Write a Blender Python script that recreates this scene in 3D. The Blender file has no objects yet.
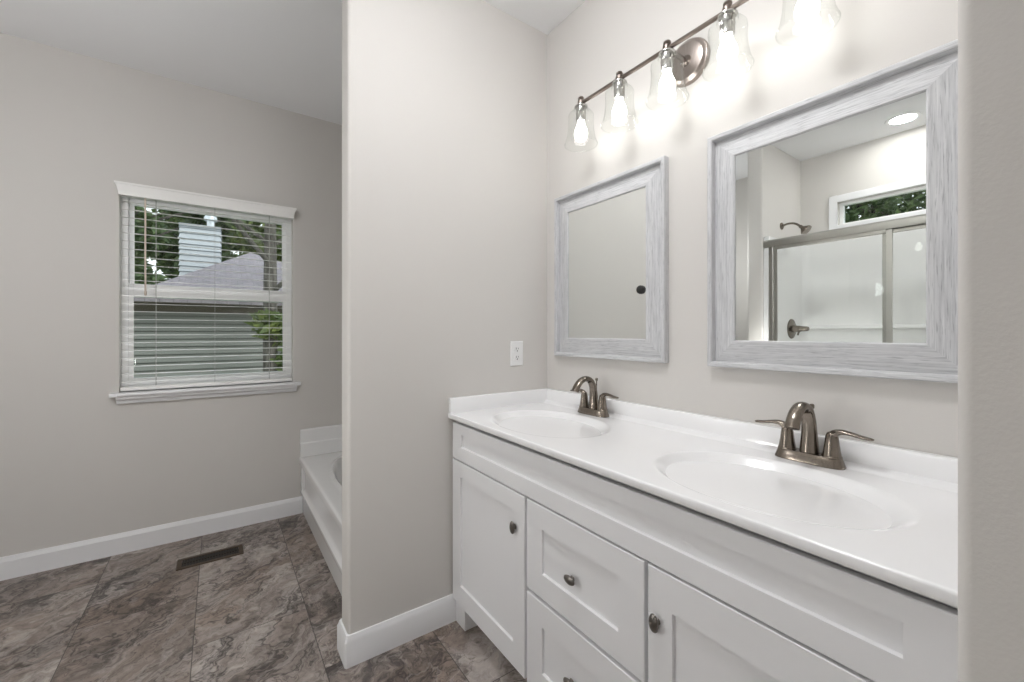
import bpy, bmesh, math, random
from mathutils import Vector, Matrix
SC = bpy.context.scene
COL = SC.collection
R = math.radians
random.seed(7)

# ------------------------------------------------------------------ camera, world, exposure
cam_d = bpy.data.cameras.new('camera'); cam = bpy.data.objects.new('camera', cam_d); COL.objects.link(cam)
cam.location = (0, 0, 1.24); cam.rotation_euler = (R(90), 0, R(-35.065))
cam_d.sensor_width = 36; cam_d.lens = 417.1*36/1024; cam_d.shift_y = -8.76/1024
cam_d.clip_start = .02; cam_d.clip_end = 200
SC.camera = cam
w = bpy.data.worlds.new('sky'); SC.world = w; w.use_nodes = True
wn = w.node_tree.nodes; wl = w.node_tree.links; wn.clear()
wo = wn.new('ShaderNodeOutputWorld'); wb = wn.new('ShaderNodeBackground')
wt = wn.new('ShaderNodeTexCoord'); wsx = wn.new('ShaderNodeSeparateXYZ'); wr = wn.new('ShaderNodeValToRGB')
wl.new(wt.outputs['Generated'], wsx.inputs[0]); wl.new(wsx.outputs['Z'], wr.inputs[0])
wr.color_ramp.elements[0].position = 0; wr.color_ramp.elements[0].color = (.88, .90, .92, 1)
wr.color_ramp.elements[1].position = .8; wr.color_ramp.elements[1].color = (.78, .85, .94, 1)
wl.new(wr.outputs[0], wb.inputs[0]); wb.inputs[1].default_value = 1.75
wl.new(wb.outputs[0], wo.inputs[0])
SC.view_settings.view_transform = 'Standard'; SC.view_settings.look = 'None'
SC.view_settings.exposure = 0.18; SC.view_settings.gamma = 1; SC.view_settings.use_curve_mapping = False
SC.cycles.max_bounces = 12; SC.cycles.diffuse_bounces = 6; SC.cycles.glossy_bounces = 6
SC.cycles.transparent_max_bounces = 24; SC.cycles.sample_clamp_indirect = 6
sun_d = bpy.data.lights.new('sun', 'SUN'); sun_d.energy = .8; sun_d.angle = R(20); sun_d.color = (1, .97, .92)
sun = bpy.data.objects.new('sun', sun_d); COL.objects.link(sun); sun.rotation_euler = (R(48), R(10), R(20))
BULB_W = 11.0        # emission strength of the vanity bulbs
DISC_W = 95.0        # emission strength of the recessed ceiling lights

# ------------------------------------------------------------------ materials
def nt(name):
    m = bpy.data.materials.new(name); m.use_nodes = True
    t = m.node_tree; t.nodes.clear()
    o = t.nodes.new('ShaderNodeOutputMaterial')
    return m, t, o
def N(t, kind, **kw):
    n = t.nodes.new('ShaderNode'+kind)
    for k, v in kw.items(): setattr(n, k, v)
    return n
def setin(n, **kw):
    for k, v in kw.items(): n.inputs[k.replace('_', ' ')].default_value = v
def math_(t, op, a, b=None):
    n = N(t, 'Math', operation=op)
    for i, x in enumerate((a, b)):
        if x is None: continue
        if hasattr(x, 'links'): t.links.new(x, n.inputs[i])
        else: n.inputs[i].default_value = x
    return n.outputs[0]
def ramp(t, fac, stops):
    n = N(t, 'ValToRGB'); t.links.new(fac, n.inputs[0])
    e = n.color_ramp.elements
    while len(e) < len(stops): e.new(.5)
    for i, (p, c) in enumerate(stops):
        e[i].position = p; e[i].color = (*c, 1) if len(c) == 3 else c
    return n.outputs[0]
def mixc(t, fac, a, b, mode='MIX'):
    n = N(t, 'Mix', data_type='RGBA', blend_type=mode)
    for i, x in ((0, fac), (6, a), (7, b)):
        if hasattr(x, 'links'): t.links.new(x, n.inputs[i])
        else: n.inputs[i].default_value = x if i == 0 else (*x, 1)
    return n.outputs[2]
def plain(name, col, rough=.5, metal=0., bump=0., bscale=200., vary=0., vscale=3., coat=0., spec=.5):
    m, t, o = nt(name)
    p = N(t, 'BsdfPrincipled'); t.links.new(p.outputs[0], o.inputs[0])
    setin(p, Roughness=rough, Metallic=metal)
    p.inputs['Specular IOR Level'].default_value = spec
    p.inputs['Coat Weight'].default_value = coat
    tc = N(t, 'TexCoord')
    if vary:
        nz = N(t, 'TexNoise'); setin(nz, Scale=vscale, Detail=4.); t.links.new(tc.outputs['Object'], nz.inputs['Vector'])
        c = mixc(t, nz.outputs[0], [x*(1-vary) for x in col], [min(1, x*(1+vary)) for x in col])
        t.links.new(c, p.inputs['Base Color'])
    else: p.inputs['Base Color'].default_value = (*col, 1)
    if bump:
        nb = N(t, 'TexNoise'); setin(nb, Scale=bscale, Detail=2.); t.links.new(tc.outputs['Object'], nb.inputs['Vector'])
        b = N(t, 'Bump'); setin(b, Strength=bump, Distance=.002); t.links.new(nb.outputs[0], b.inputs['Height'])
        t.links.new(b.outputs[0], p.inputs['Normal'])
    return m
M = {}
M['wall'] = plain('wall_paint', (.630, .610, .586), .75, bump=.10, bscale=260, vary=.012, vscale=1.5, spec=.25)
M['ceiling'] = plain('ceiling_paint', (.835, .84, .85), .9, bump=.1, bscale=300, spec=.2)
M['trim'] = plain('trim_white', (.82, .825, .84), .35, vary=.01)
M['cabinet'] = plain('cabinet_white', (.80, .80, .815), .38, vary=.01)
M['marble'] = plain('cultured_marble', (.86, .86, .87), .18, vary=.008, coat=.3)
M['tub'] = plain('acrylic_white', (.82, .82, .82), .10, coat=.3, vary=.005)
M['fiberglass'] = plain('fiberglass_white', (.83, .83, .83), .16, vary=.006)
M['vinyl'] = plain('vinyl_white', (.90, .90, .90), .35, vary=.01)
M['blind'] = plain('blind_white', (.87, .865, .85), .45, vary=.01)
M['cord'] = plain('cord_tan', (.62, .53, .46), .6, vary=.05)
M['string'] = plain('string_grey', (.42, .42, .40), .8, vary=.05)
M['outlet'] = plain('outlet_white', (.82, .82, .82), .3, vary=.005)
M['dark'] = plain('dark_slot', (.02, .02, .02), .6, vary=.1)
M['black'] = plain('black_rubber', (.008, .008, .008), .55, bump=.3, bscale=90)
M['register'] = plain('register_bronze', (.075, .052, .032), .42, metal=.4, vary=.15, vscale=20)
M['louver'] = plain('register_louver', (.022, .016, .011), .5, metal=.3, vary=.1)
M['pewter'] = plain('pewter_knob', (.20, .185, .17), .36, metal=1., vary=.2, vscale=60)
M['frame_nickel'] = plain('shower_nickel', (.56, .55, .52), .28, metal=1., vary=.03)
M['chrome'] = plain('drain_chrome', (.6, .6, .6), .2, metal=1., vary=.02)
def brushed(name, c1, c2, rough):
    m, t, o = nt(name); p = N(t, 'BsdfPrincipled'); t.links.new(p.outputs[0], o.inputs[0])
    setin(p, Metallic=1., Roughness=rough)
    tc = N(t, 'TexCoord'); mp = N(t, 'Mapping'); mp.inputs['Scale'].default_value = (60, 60, 9)
    t.links.new(tc.outputs['Object'], mp.inputs[0])
    nz = N(t, 'TexNoise'); setin(nz, Scale=4., Detail=3.); t.links.new(mp.outputs[0], nz.inputs['Vector'])
    t.links.new(mixc(t, nz.outputs[0], c1, c2), p.inputs['Base Color'])
    return m
M['faucet'] = brushed('brushed_bronze_nickel', (.17, .143, .118), (.285, .25, .215), .24)
M['fixture'] = brushed('brushed_nickel_dark', (.15, .125, .108), (.24, .205, .18), .34)
M['plate'] = brushed('brushed_nickel_plate', (.30, .26, .235), (.40, .355, .325), .30)
M['socket'] = brushed('socket_metal', (.42, .41, .39), (.55, .54, .52), .25)
# mirror
def mk_mirror():
    m, t, o = nt('mirror_silver'); p = N(t, 'BsdfPrincipled'); t.links.new(p.outputs[0], o.inputs[0])
    setin(p, Metallic=1., Roughness=0.); p.inputs['Base Color'].default_value = (.86, .885, .87, 1)
    return m
M['mirror'] = mk_mirror()
def mk_glass(name, tint, refl=1.0, base=.02, edge=.6, rough=0.):
    m, t, o = nt(name)
    tr = N(t, 'BsdfTransparent'); tr.inputs[0].default_value = (*tint, 1)
    gl = N(t, 'BsdfGlossy'); gl.inputs['Roughness'].default_value = rough; gl.inputs[0].default_value = (refl, refl, refl, 1)
    lw = N(t, 'LayerWeight'); lw.inputs[0].default_value = .35
    f = math_(t, 'MULTIPLY_ADD', math_(t, 'POWER', lw.outputs['Facing'], 3.), edge)
    f.node.inputs[2].default_value = base
    mx = N(t, 'MixShader'); t.links.new(f, mx.inputs[0]); t.links.new(tr.outputs[0], mx.inputs[1]); t.links.new(gl.outputs[0], mx.inputs[2])
    t.links.new(mx.outputs[0], o.inputs[0])
    return m
M['pane'] = mk_glass('window_glass', (.93, .95, .94), .9, .02, .5)
M['shower_glass'] = mk_glass('shower_glass', (.96, .965, .96), .9, .03, .45, .02)
M['shade'] = mk_glass('shade_glass', (.965, .975, .965), .75, .03, .75, .02)
def mk_emit(name, col, s):
    m, t, o = nt(name); e = N(t, 'Emission'); e.inputs[0].default_value = (*col, 1); e.inputs[1].default_value = s
    t.links.new(e.outputs[0], o.inputs[0]); return m
M['bulb'] = mk_emit('lit_bulb', (1, .985, .965), BULB_W)
M['disc'] = mk_emit('lit_disc', (1, .985, .965), DISC_W)
# whitewashed wood, grain along an axis
def mk_wood(name, axis):
    m, t, o = nt(name); p = N(t, 'BsdfPrincipled'); t.links.new(p.outputs[0], o.inputs[0])
    setin(p, Roughness=.6); p.inputs['Specular IOR Level'].default_value = .3
    tc = N(t, 'TexCoord'); mp = N(t, 'Mapping'); t.links.new(tc.outputs['Object'], mp.inputs[0])
    s = [170, 170, 170]; s[axis] = 5.5; mp.inputs['Scale'].default_value = s
    nz = N(t, 'TexNoise'); setin(nz, Scale=1.5, Detail=5., Roughness=.65); t.links.new(mp.outputs[0], nz.inputs['Vector'])
    mp2 = N(t, 'Mapping'); t.links.new(tc.outputs['Object'], mp2.inputs[0])
    s = [300, 300, 300]; s[axis] = 16; mp2.inputs['Scale'].default_value = s; mp2.inputs['Location'].default_value = (3, 7, 1)
    n2 = N(t, 'TexNoise'); setin(n2, Scale=1.5, Detail=3.); t.links.new(mp2.outputs[0], n2.inputs['Vector'])
    c1 = ramp(t, nz.outputs[0], [(.30, (.42, .425, .44)), (.48, (.55, .555, .57)), (.66, (.645, .65, .66))])
    c2 = ramp(t, n2.outputs[0], [(.30, (.40, .41, .43)), (.42, (1, 1, 1))])
    t.links.new(mixc(t, .6, c1, c2, 'MULTIPLY'), p.inputs['Base Color'])
    b = N(t, 'Bump'); setin(b, Strength=.35, Distance=.001); t.links.new(n2.outputs[0], b.inputs['Height']); t.links.new(b.outputs[0], p.inputs['Normal'])
    return m
M['wood_h'] = mk_wood('whitewashed_wood_across', 1)
M['wood_v'] = mk_wood('whitewashed_wood_upright', 2)
# stone-look floor
TW, TL = .405, .81
def mk_floor():
    m, t, o = nt('stone_tile_floor'); p = N(t, 'BsdfPrincipled'); t.links.new(p.outputs[0], o.inputs[0])
    tc = N(t, 'TexCoord'); sx = N(t, 'SeparateXYZ'); t.links.new(tc.outputs['Object'], sx.inputs[0])
    u = math_(t, 'DIVIDE', math_(t, 'SUBTRACT', sx.outputs[0], -.085), TW)
    ci = math_(t, 'FLOOR', u)
    off = math_(t, 'MULTIPLY', ci, -.5)
    v = math_(t, 'SUBTRACT', math_(t, 'DIVIDE', math_(t, 'SUBTRACT', sx.outputs[1], 2.06), TL), off)
    ri = math_(t, 'FLOOR', v)
    fu = math_(t, 'MULTIPLY', math_(t, 'ABSOLUTE', math_(t, 'SUBTRACT', math_(t, 'FRACT', u), .5)), TW)
    fv = math_(t, 'MULTIPLY', math_(t, 'ABSOLUTE', math_(t, 'SUBTRACT', math_(t, 'FRACT', v), .5)), TL)
    gu = math_(t, 'GREATER_THAN', fu, TW/2-.0016); gv = math_(t, 'GREATER_THAN', fv, TL/2-.0016)
    g = math_(t, 'MAXIMUM', gu, gv)
    cx = N(t, 'CombineXYZ'); t.links.new(ci, cx.inputs[0]); t.links.new(ri, cx.inputs[1])
    wnz = N(t, 'TexWhiteNoise', noise_dimensions='3D'); t.links.new(cx.outputs[0], wnz.inputs[0])
    sc = N(t, 'VectorMath', operation='SCALE'); t.links.new(wnz.outputs['Color'], sc.inputs[0]); sc.inputs['Scale'].default_value = 1.2
    ad = N(t, 'VectorMath', operation='ADD'); t.links.new(tc.outputs['Object'], ad.inputs[0]); t.links.new(sc.outputs[0], ad.inputs[1])
    # warp
    wz = N(t, 'TexNoise'); setin(wz, Scale=3.2, Detail=4., Roughness=.6); t.links.new(ad.outputs[0], wz.inputs['Vector'])
    ws = N(t, 'VectorMath', operation='SUBTRACT'); t.links.new(wz.outputs['Color'], ws.inputs[0]); ws.inputs[1].default_value = (.5, .5, .5)
    w2 = N(t, 'VectorMath', operation='SCALE'); t.links.new(ws.outputs[0], w2.inputs[0]); w2.inputs['Scale'].default_value = .42
    wa = N(t, 'VectorMath', operation='ADD'); t.links.new(ad.outputs[0], wa.inputs[0]); t.links.new(w2.outputs[0], wa.inputs[1])
    mp = N(t, 'Mapping', vector_type='TEXTURE'); t.links.new(wa.outputs[0], mp.inputs[0])
    mp.inputs['Rotation'].default_value = (0, 0, R(44)); mp.inputs['Scale'].default_value = (2.1, .80, 1)
    def noise(scale, detail, rough, loc=(0, 0, 0)):
        q = N(t, 'VectorMath', operation='ADD'); t.links.new(mp.outputs[0], q.inputs[0]); q.inputs[1].default_value = loc
        n = N(t, 'TexNoise'); setin(n, Scale=scale, Detail=detail, Roughness=rough); t.links.new(q.outputs[0], n.inputs['Vector'])
        return n.outputs[0]
    base = ramp(t, noise(3.4, 9, .66), [(.30, (.10, .085, .078)), (.43, (.225, .196, .180)), (.54, (.32, .285, .265)), (.68, (.47, .435, .41))])
    warm = ramp(t, noise(2.2, 4, .5, (4, 2, 0)), [(.45, (0, 0, 0)), (.70, (1, 1, 1))])
    c = mixc(t, math_(t, 'MULTIPLY', warm, .5), base, (.26, .195, .15))
    # pale blotches
    pale = ramp(t, noise(4.2, 7, .62, (9, 1, 0)), [(.55, (0, 0, 0)), (.63, (1, 1, 1))])
    c = mixc(t, math_(t, 'MULTIPLY', pale, .66), c, (.54, .51, .49))
    # dark smears and thin cracks
    dk = ramp(t, noise(2.8, 10, .74, (1, 8, 0)), [(.55, (0, 0, 0)), (.64, (1, 1, 1))])
    c = mixc(t, math_(t, 'MULTIPLY', dk, .78), c, (.045, .040, .040))
    v1 = math_(t, 'ABSOLUTE', math_(t, 'SUBTRACT', noise(2.6, 8, .60, (5, 5, 0)), .5))
    ln = ramp(t, v1, [(0, (1, 1, 1)), (.019, (0, 0, 0))])
    c = mixc(t, math_(t, 'MULTIPLY', ln, .85), c, (.05, .043, .042))
    v2 = math_(t, 'ABSOLUTE', math_(t, 'SUBTRACT', noise(5.2, 6, .6, (2, 3, 0)), .5))
    ln2 = ramp(t, v2, [(0, (1, 1, 1)), (.012, (0, 0, 0))])
    c = mixc(t, math_(t, 'MULTIPLY', ln2, .65), c, (.06, .05, .048))
    fine = ramp(t, noise(17, 8, .75, (3, 6, 0)), [(.36, (.55, .54, .53)), (.50, (1, 1, 1)), (.66, (1.35, 1.34, 1.33))])
    c = mixc(t, 1., c, fine, 'MULTIPLY')
    v3 = math_(t, 'ABSOLUTE', math_(t, 'SUBTRACT', noise(4.0, 7, .62, (7, 9, 0)), .52))
    ln3 = ramp(t, v3, [(0, (1, 1, 1)), (.03, (0, 0, 0))])
    c = mixc(t, math_(t, 'MULTIPLY', ln3, .40), c, (.56, .53, .51))
    # tile-to-tile tint
    c = mixc(t, .5, c, ramp(t, wnz.outputs['Value'], [(0, (.55, .49, .45)), (1, (.95, .88, .83))]), 'MULTIPLY')
    c = mixc(t, math_(t, 'MULTIPLY', g, .8), c, (.045, .040, .037))
    t.links.new(c, p.inputs['Base Color'])
    setin(p, Roughness=.42); p.inputs['Specular IOR Level'].default_value = .35
    b = N(t, 'Bump'); setin(b, Strength=.4, Distance=.0015); b.invert = True
    t.links.new(math_(t, 'ADD', g, math_(t, 'MULTIPLY', ln, .2)), b.inputs['Height']); t.links.new(b.outputs[0], p.inputs['Normal'])
    return m
M['floor'] = mk_floor()
# outdoors
def mk_shingle():
    m, t, o = nt('shingles'); p = N(t, 'BsdfPrincipled'); t.links.new(p.outputs[0], o.inputs[0]); setin(p, Roughness=.9)
    tc = N(t, 'TexCoord'); mp = N(t, 'Mapping'); t.links.new(tc.outputs['Object'], mp.inputs[0]); mp.inputs['Scale'].default_value = (1, 1.1, 1)
    br = N(t, 'TexBrick'); t.links.new(mp.outputs[0], br.inputs[0])
    setin(br, Scale=3.2, Mortar_Size=.012); br.inputs['Color1'].default_value = (.275, .245, .262, 1); br.inputs['Color2'].default_value = (.335, .30, .318, 1)
    br.inputs['Mortar'].default_value = (.17, .15, .16, 1)
    nz = N(t, 'TexNoise'); setin(nz, Scale=14., Detail=5.); t.links.new(tc.outputs['Object'], nz.inputs['Vector'])
    t.links.new(mixc(t, .5, br.outputs[0], ramp(t, nz.outputs[0], [(.35, (.6, .6, .6)), (.65, (1, 1, 1))]), 'MULTIPLY'), p.inputs['Base Color'])
    return m
M['shingle'] = mk_shingle()
def mk_lap(name, col, pitch):
    m, t, o = nt(name); p = N(t, 'BsdfPrincipled'); t.links.new(p.outputs[0], o.inputs[0]); setin(p, Roughness=.6)
    tc = N(t, 'TexCoord'); sx = N(t, 'SeparateXYZ'); t.links.new(tc.outputs['Object'], sx.inputs[0])
    fr = math_(t, 'FRACT', math_(t, 'DIVIDE', sx.outputs[2], pitch))
    nz = N(t, 'TexNoise'); setin(nz, Scale=2., Detail=3.); t.links.new(tc.outputs['Object'], nz.inputs['Vector'])
    t.links.new(mixc(t, nz.outputs[0], [x*.93 for x in col], [x*1.05 for x in col]), p.inputs['Base Color'])
    b = N(t, 'Bump'); setin(b, Strength=1., Distance=.03); b.invert = True
    t.links.new(fr, b.inputs['Height']); t.links.new(b.outputs[0], p.inputs['Normal'])
    return m
M['siding'] = plain('lap_siding_grey', (.205, .213, .190), .6, vary=.05, vscale=2)
M['siding_white'] = plain('lap_siding_white', (.50, .53, .56), .6, vary=.03, vscale=2)
M['fascia'] = plain('fascia_dark', (.10, .085, .06), .7, vary=.1)
M['flue'] = plain('flue_galvanised', (.62, .66, .68), .4, metal=.6, vary=.1, vscale=10)
def mk_bark():
    m, t, o = nt('bark'); p = N(t, 'BsdfPrincipled'); t.links.new(p.outputs[0], o.inputs[0]); setin(p, Roughness=.9)
    tc = N(t, 'TexCoord'); mp = N(t, 'Mapping'); t.links.new(tc.outputs['Object'], mp.inputs[0]); mp.inputs['Scale'].default_value = (18, 18, 3)
    nz = N(t, 'TexNoise'); setin(nz, Scale=1.5, Detail=6., Roughness=.7); t.links.new(mp.outputs[0], nz.inputs['Vector'])
    t.links.new(ramp(t, nz.outputs[0], [(.35, (.035, .03, .025)), (.65, (.19, .175, .15))]), p.inputs['Base Color'])
    b = N(t, 'Bump'); setin(b, Strength=.8, Distance=.03); t.links.new(nz.outputs[0], b.inputs['Height']); t.links.new(b.outputs[0], p.inputs['Normal'])
    return m
M['bark'] = mk_bark()
def mk_leaf(name, a, b_, c_):
    m, t, o = nt(name); p = N(t, 'BsdfPrincipled'); setin(p, Roughness=.5)
    tc = N(t, 'TexCoord'); nz = N(t, 'TexNoise'); setin(nz, Scale=2.3, Detail=6., Roughness=.7); t.links.new(tc.outputs['Object'], nz.inputs['Vector'])
    c = ramp(t, nz.outputs[0], [(.32, a), (.5, b_), (.68, c_)])
    t.links.new(c, p.inputs['Base Color'])
    tl = N(t, 'BsdfTranslucent'); t.links.new(c, tl.inputs[0])
    mx = N(t, 'MixShader'); mx.inputs[0].default_value = .3
    t.links.new(p.outputs[0], mx.inputs[1]); t.links.new(tl.outputs[0], mx.inputs[2]); t.links.new(mx.outputs[0], o.inputs[0])
    return m
M['leaf'] = mk_leaf('leaf_green', (.04, .07, .025), (.12, .17, .05), (.30, .34, .09))
M['leaf_dark'] = mk_leaf('leaf_dark', (.04, .075, .035), (.11, .17, .065), (.22, .29, .10))
M['grass'] = plain('lawn', (.09, .14, .05), .9, vary=.4, vscale=8, bump=.5, bscale=40)

# ------------------------------------------------------------------ mesh helpers
def wloc(p):
    v = Vector((0, 0, 0))
    while p is not None: v += p.location; p = p.parent
    return v
def obj(name, bm, mat, parent=None, smooth=True, angle=35, bev=0., seg=2, kind=None, label=None, world=True):
    """link bm as one mesh object; vertices are in world coordinates and become local to the parent's place"""
    bmesh.ops.remove_doubles(bm, verts=bm.verts, dist=1e-6)
    bmesh.ops.recalc_face_normals(bm, faces=bm.faces)
    if parent is not None and world:
        bmesh.ops.translate(bm, verts=bm.verts, vec=-wloc(parent))
    me = bpy.data.meshes.new(name); bm.to_mesh(me); bm.free()
    me.materials.append(mat)
    if smooth:
        me.polygons.foreach_set('use_smooth', [True]*len(me.polygons)); me.set_sharp_from_angle(angle=R(angle))
    o = bpy.data.objects.new(name, me); COL.objects.link(o)
    if parent is not None: o.parent = parent
    if kind: o['kind'] = kind
    if label: o['label'] = label
    if bev:
        b = o.modifiers.new('bevel', 'BEVEL'); b.width = bev; b.segments = seg; b.limit_method = 'ANGLE'; b.angle_limit = R(40); b.harden_normals = False
    return o
def thing(name, label, cat, loc, group=None):
    o = bpy.data.objects.new(name, None); COL.objects.link(o); o.location = loc; o.empty_display_size = .05
    o['label'] = label; o['category'] = cat
    if group: o['group'] = group
    return o
def tag(o, label, cat, group=None):
    o['label'] = label; o['category'] = cat
    if group: o['group'] = group
    return o
def B(*boxes):
    bm = bmesh.new()
    for b in boxes: box(bm, *b)
    return bm
def box(bm, x0, x1, y0, y1, z0, z1):
    v = [bm.verts.new((x, y, z)) for x in (x0, x1) for y in (y0, y1) for z in (z0, z1)]
    for f in ((0, 1, 3, 2), (4, 6, 7, 5), (0, 4, 5, 1), (2, 3, 7, 6), (0, 2, 6, 4), (1, 5, 7, 3)):
        bm.faces.new([v[i] for i in f])
def lathe(bm, prof, c, axis='Z', n=24, cap=True, sx=1., sy=1.):
    """prof: [(r, h)] along axis; c: base point"""
    c = Vector(c)
    def pt(r, h, a):
        x, y = r*math.cos(a)*sx, r*math.sin(a)*sy
        if axis == 'Z': return c+Vector((x, y, h))
        if axis == 'X': return c+Vector((h, x, y))
        return c+Vector((x, h, y))
    rings = [[bm.verts.new(pt(max(r, 1e-5), h, 2*math.pi*i/n)) for i in range(n)] for r, h in prof]
    for a, b in zip(rings, rings[1:]):
        for i in range(n): bm.faces.new((a[i], a[(i+1) % n], b[(i+1) % n], b[i]))
    if cap:
        bm.faces.new(rings[0]); bm.faces.new(rings[-1])
def sweep(bm, path, rad, binormal, n=14, cap=True, power=2.):
    """tube along path (in a plane with the given binormal); rad: r or (r_in_plane, r_binormal) per point"""
    bn = Vector(binormal).normalized(); P = [Vector(p) for p in path]; rings = []
    for i, p in enumerate(P):
        t = (P[min(i+1, len(P)-1)]-P[max(i-1, 0)]).normalized(); nn = bn.cross(t).normalized()
        r = rad[i]; a, b = (r if isinstance(r, tuple) else (r, r))
        ring = []
        for k in range(n):
            th = 2*math.pi*k/n; cs, sn = math.cos(th), math.sin(th)
            e = 2/power
            ring.append(bm.verts.new(p+nn*a*math.copysign(abs(cs)**e, cs)+bn*b*math.copysign(abs(sn)**e, sn)))
        rings.append(ring)
    for a, b in zip(rings, rings[1:]):
        for k in range(n): bm.faces.new((a[k], a[(k+1) % n], b[(k+1) % n], b[k]))
    if cap: bm.faces.new(rings[0]); bm.faces.new(rings[-1])
def smooth_path(pts, rad, k=6):
    """Catmull-Rom through pts, radii interpolated"""
    P = [Vector(p) for p in pts]; out, ro = [], []
    tup = isinstance(rad[0], tuple)
    for i in range(len(P)-1):
        p0, p1, p2, p3 = P[max(i-1, 0)], P[i], P[i+1], P[min(i+2, len(P)-1)]
        for j in range(k):
            t = j/k
            out.append(.5*((2*p1)+(p2-p0)*t+(2*p0-5*p1+4*p2-p3)*t*t+(3*p1-p0-3*p2+p3)*t**3))
            ro.append(tuple(a+(b-a)*t for a, b in zip(rad[i], rad[i+1])) if tup else rad[i]+(rad[i+1]-rad[i])*t)
    out.append(P[-1]); ro.append(rad[-1])
    return out, ro
def prism(bm, prof, axis, a0, a1, m0=0, m1=0):
    """extrude a closed 2-D profile along an axis; m0/m1 shift the end by the profile's first coordinate (mitres)"""
    def pt(p, a):
        u, v = p
        return {'X': (a, u, v), 'Y': (u, a, v), 'Z': (u, v, a)}[axis]
    A = [bm.verts.new(pt(p, a0+m0*p[2] if len(p) > 2 else a0)) if len(p) == 2 else bm.verts.new(pt(p[:2], a0+m0*p[2])) for p in prof]
    Bv = [bm.verts.new(pt(p[:2], a1+(m1*p[2] if len(p) > 2 else 0))) for p in prof]
    n = len(prof)
    for i in range(n): bm.faces.new((A[i], A[(i+1) % n], Bv[(i+1) % n], Bv[i]))
    bm.faces.new(A); bm.faces.new(Bv)

# ------------------------------------------------------------------ the setting
XW, YW, YB, XL, ZC = 1.354, 1.62, 3.18, -1.50, 2.74
XE = .392                                     # free end of the partition
YF = -2.3
WX0, WX1, WZ0, WZ1 = -.46, .41, .903, 2.055    # window opening
TY0, TY1, TZ0, TZ1 = .24, 1.275, 2.12, 2.31     # transom opening
st = dict(kind='structure')
obj('floor', B((XL-.12, XW+.12, YF-.12, YB+.15, -.06, 0)), M['floor'], smooth=False, **st)
obj('ceiling', B((XL-.12, XW+.12, YF-.12, YB+.15, ZC, ZC+.08)), M['ceiling'], smooth=False, **st)
obj('wall_right', B((XW, XW+.12, YF-.12, YB+.15, 0, ZC)), M['wall'], smooth=False, **st)
obj('wall_back', B((XL-.12, WX0, YB, YB+.15, 0, ZC), (WX1, XW, YB, YB+.15, 0, ZC), (WX0, WX1, YB, YB+.15, 0, WZ0), (WX0, WX1, YB, YB+.15, WZ1, ZC)), M['wall'], smooth=False, **st)
obj('wall_left', B((XL-.12, XL, YF-.12, TY0, 0, ZC), (XL-.12, XL, TY1, YB, 0, ZC), (XL-.12, XL, TY0, TY1, 0, TZ0), (XL-.12, XL, TY0, TY1, TZ1, ZC)), M['wall'], smooth=False, **st)
obj('wall_front', B((XL, XW, YF-.12, YF, 0, ZC)), M['wall'], smooth=False, **st)
def rounded_end(x_end, x_far, y0, y1, r, z0, z1):
    """plan outline of a stub wall whose free end has bullnosed corners"""
    s = 1 if x_far > x_end else -1
    pts = []
    for (cy, a0, a1) in ((y0+r, 180, 270), (y1-r, 90, 180)):
        arc = [(x_end+s*r+s*r*math.cos(R(a0+(a1-a0)*k/6)), cy+r*math.sin(R(a0+(a1-a0)*k/6))) for k in range(7)]
        pts.append(arc)
    ol = [(x_far, y1)]+pts[1]+pts[0]+[(x_far, y0)]
    bm = bmesh.new(); prism(bm, ol, 'Z', z0, z1); return bm
obj('wall_partition', rounded_end(XE, XW, YW, YW+.105, .013, 0, ZC), M['wall'], angle=50, **st)
obj('wall_near', rounded_end(.50, XW, -.06, .0719, .010, 0, ZC), M['wall'], angle=50, **st)
obj('wall_shower', rounded_end(-.79, XL, 1.54, 1.655, .013, 0, ZC), M['wall'], angle=50, **st)
obj('wall_entry', rounded_end(-.79, XL, -.06, .06, .013, 0, ZC), M['wall'], angle=50, **st)

# baseboards with a bevelled top
def bb_prof(sgn, at, h=.113, th=.014):
    return [(at, 0), (at+sgn*th, 0), (at+sgn*th, h-.022), (at+sgn*th*.72, h-.012), (at+sgn*th*.45, h), (at, h)]
bm = bmesh.new(); prism(bm, bb_prof(-1, YB), 'X', XL, .468)
obj('baseboard_back', bm, M['trim'], angle=20, **st)
bm = bmesh.new(); th, h = .014, .113
# partition: along the front, round the free end and along the back
loops = []
for zz, tt in ((0, th), (h-.022, th), (h-.012, th*.72), (h, th*.45), (h, -.004)):
    loops.append([bm.verts.new((x, y, zz)) for x, y in ((.838, YW-tt), (XE-tt+.006, YW-tt), (XE-tt, YW-tt+.006), (XE-tt, YW+.105+tt-.006), (XE-tt+.006, YW+.105+tt), (.46, YW+.105+tt))])
for a, b in zip(loops, loops[1:]):
    for i in range(len(a)-1): bm.faces.new((a[i], a[i+1], b[i+1], b[i]))
obj('baseboard_partition', bm, M['trim'], angle=25, **st)
bm = bmesh.new(); prism(bm, bb_prof(1, XL), 'Y', 1.66, YB-.014)
obj('baseboard_left', bm, M['trim'], angle=20, **st)
bm = bmesh.new(); prism(bm, bb_prof(-1, 1.54+.115+.028), 'X', XL+.014, -.79)
obj('baseboard_shower', bm, M['trim'], angle=20, **st)

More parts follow.
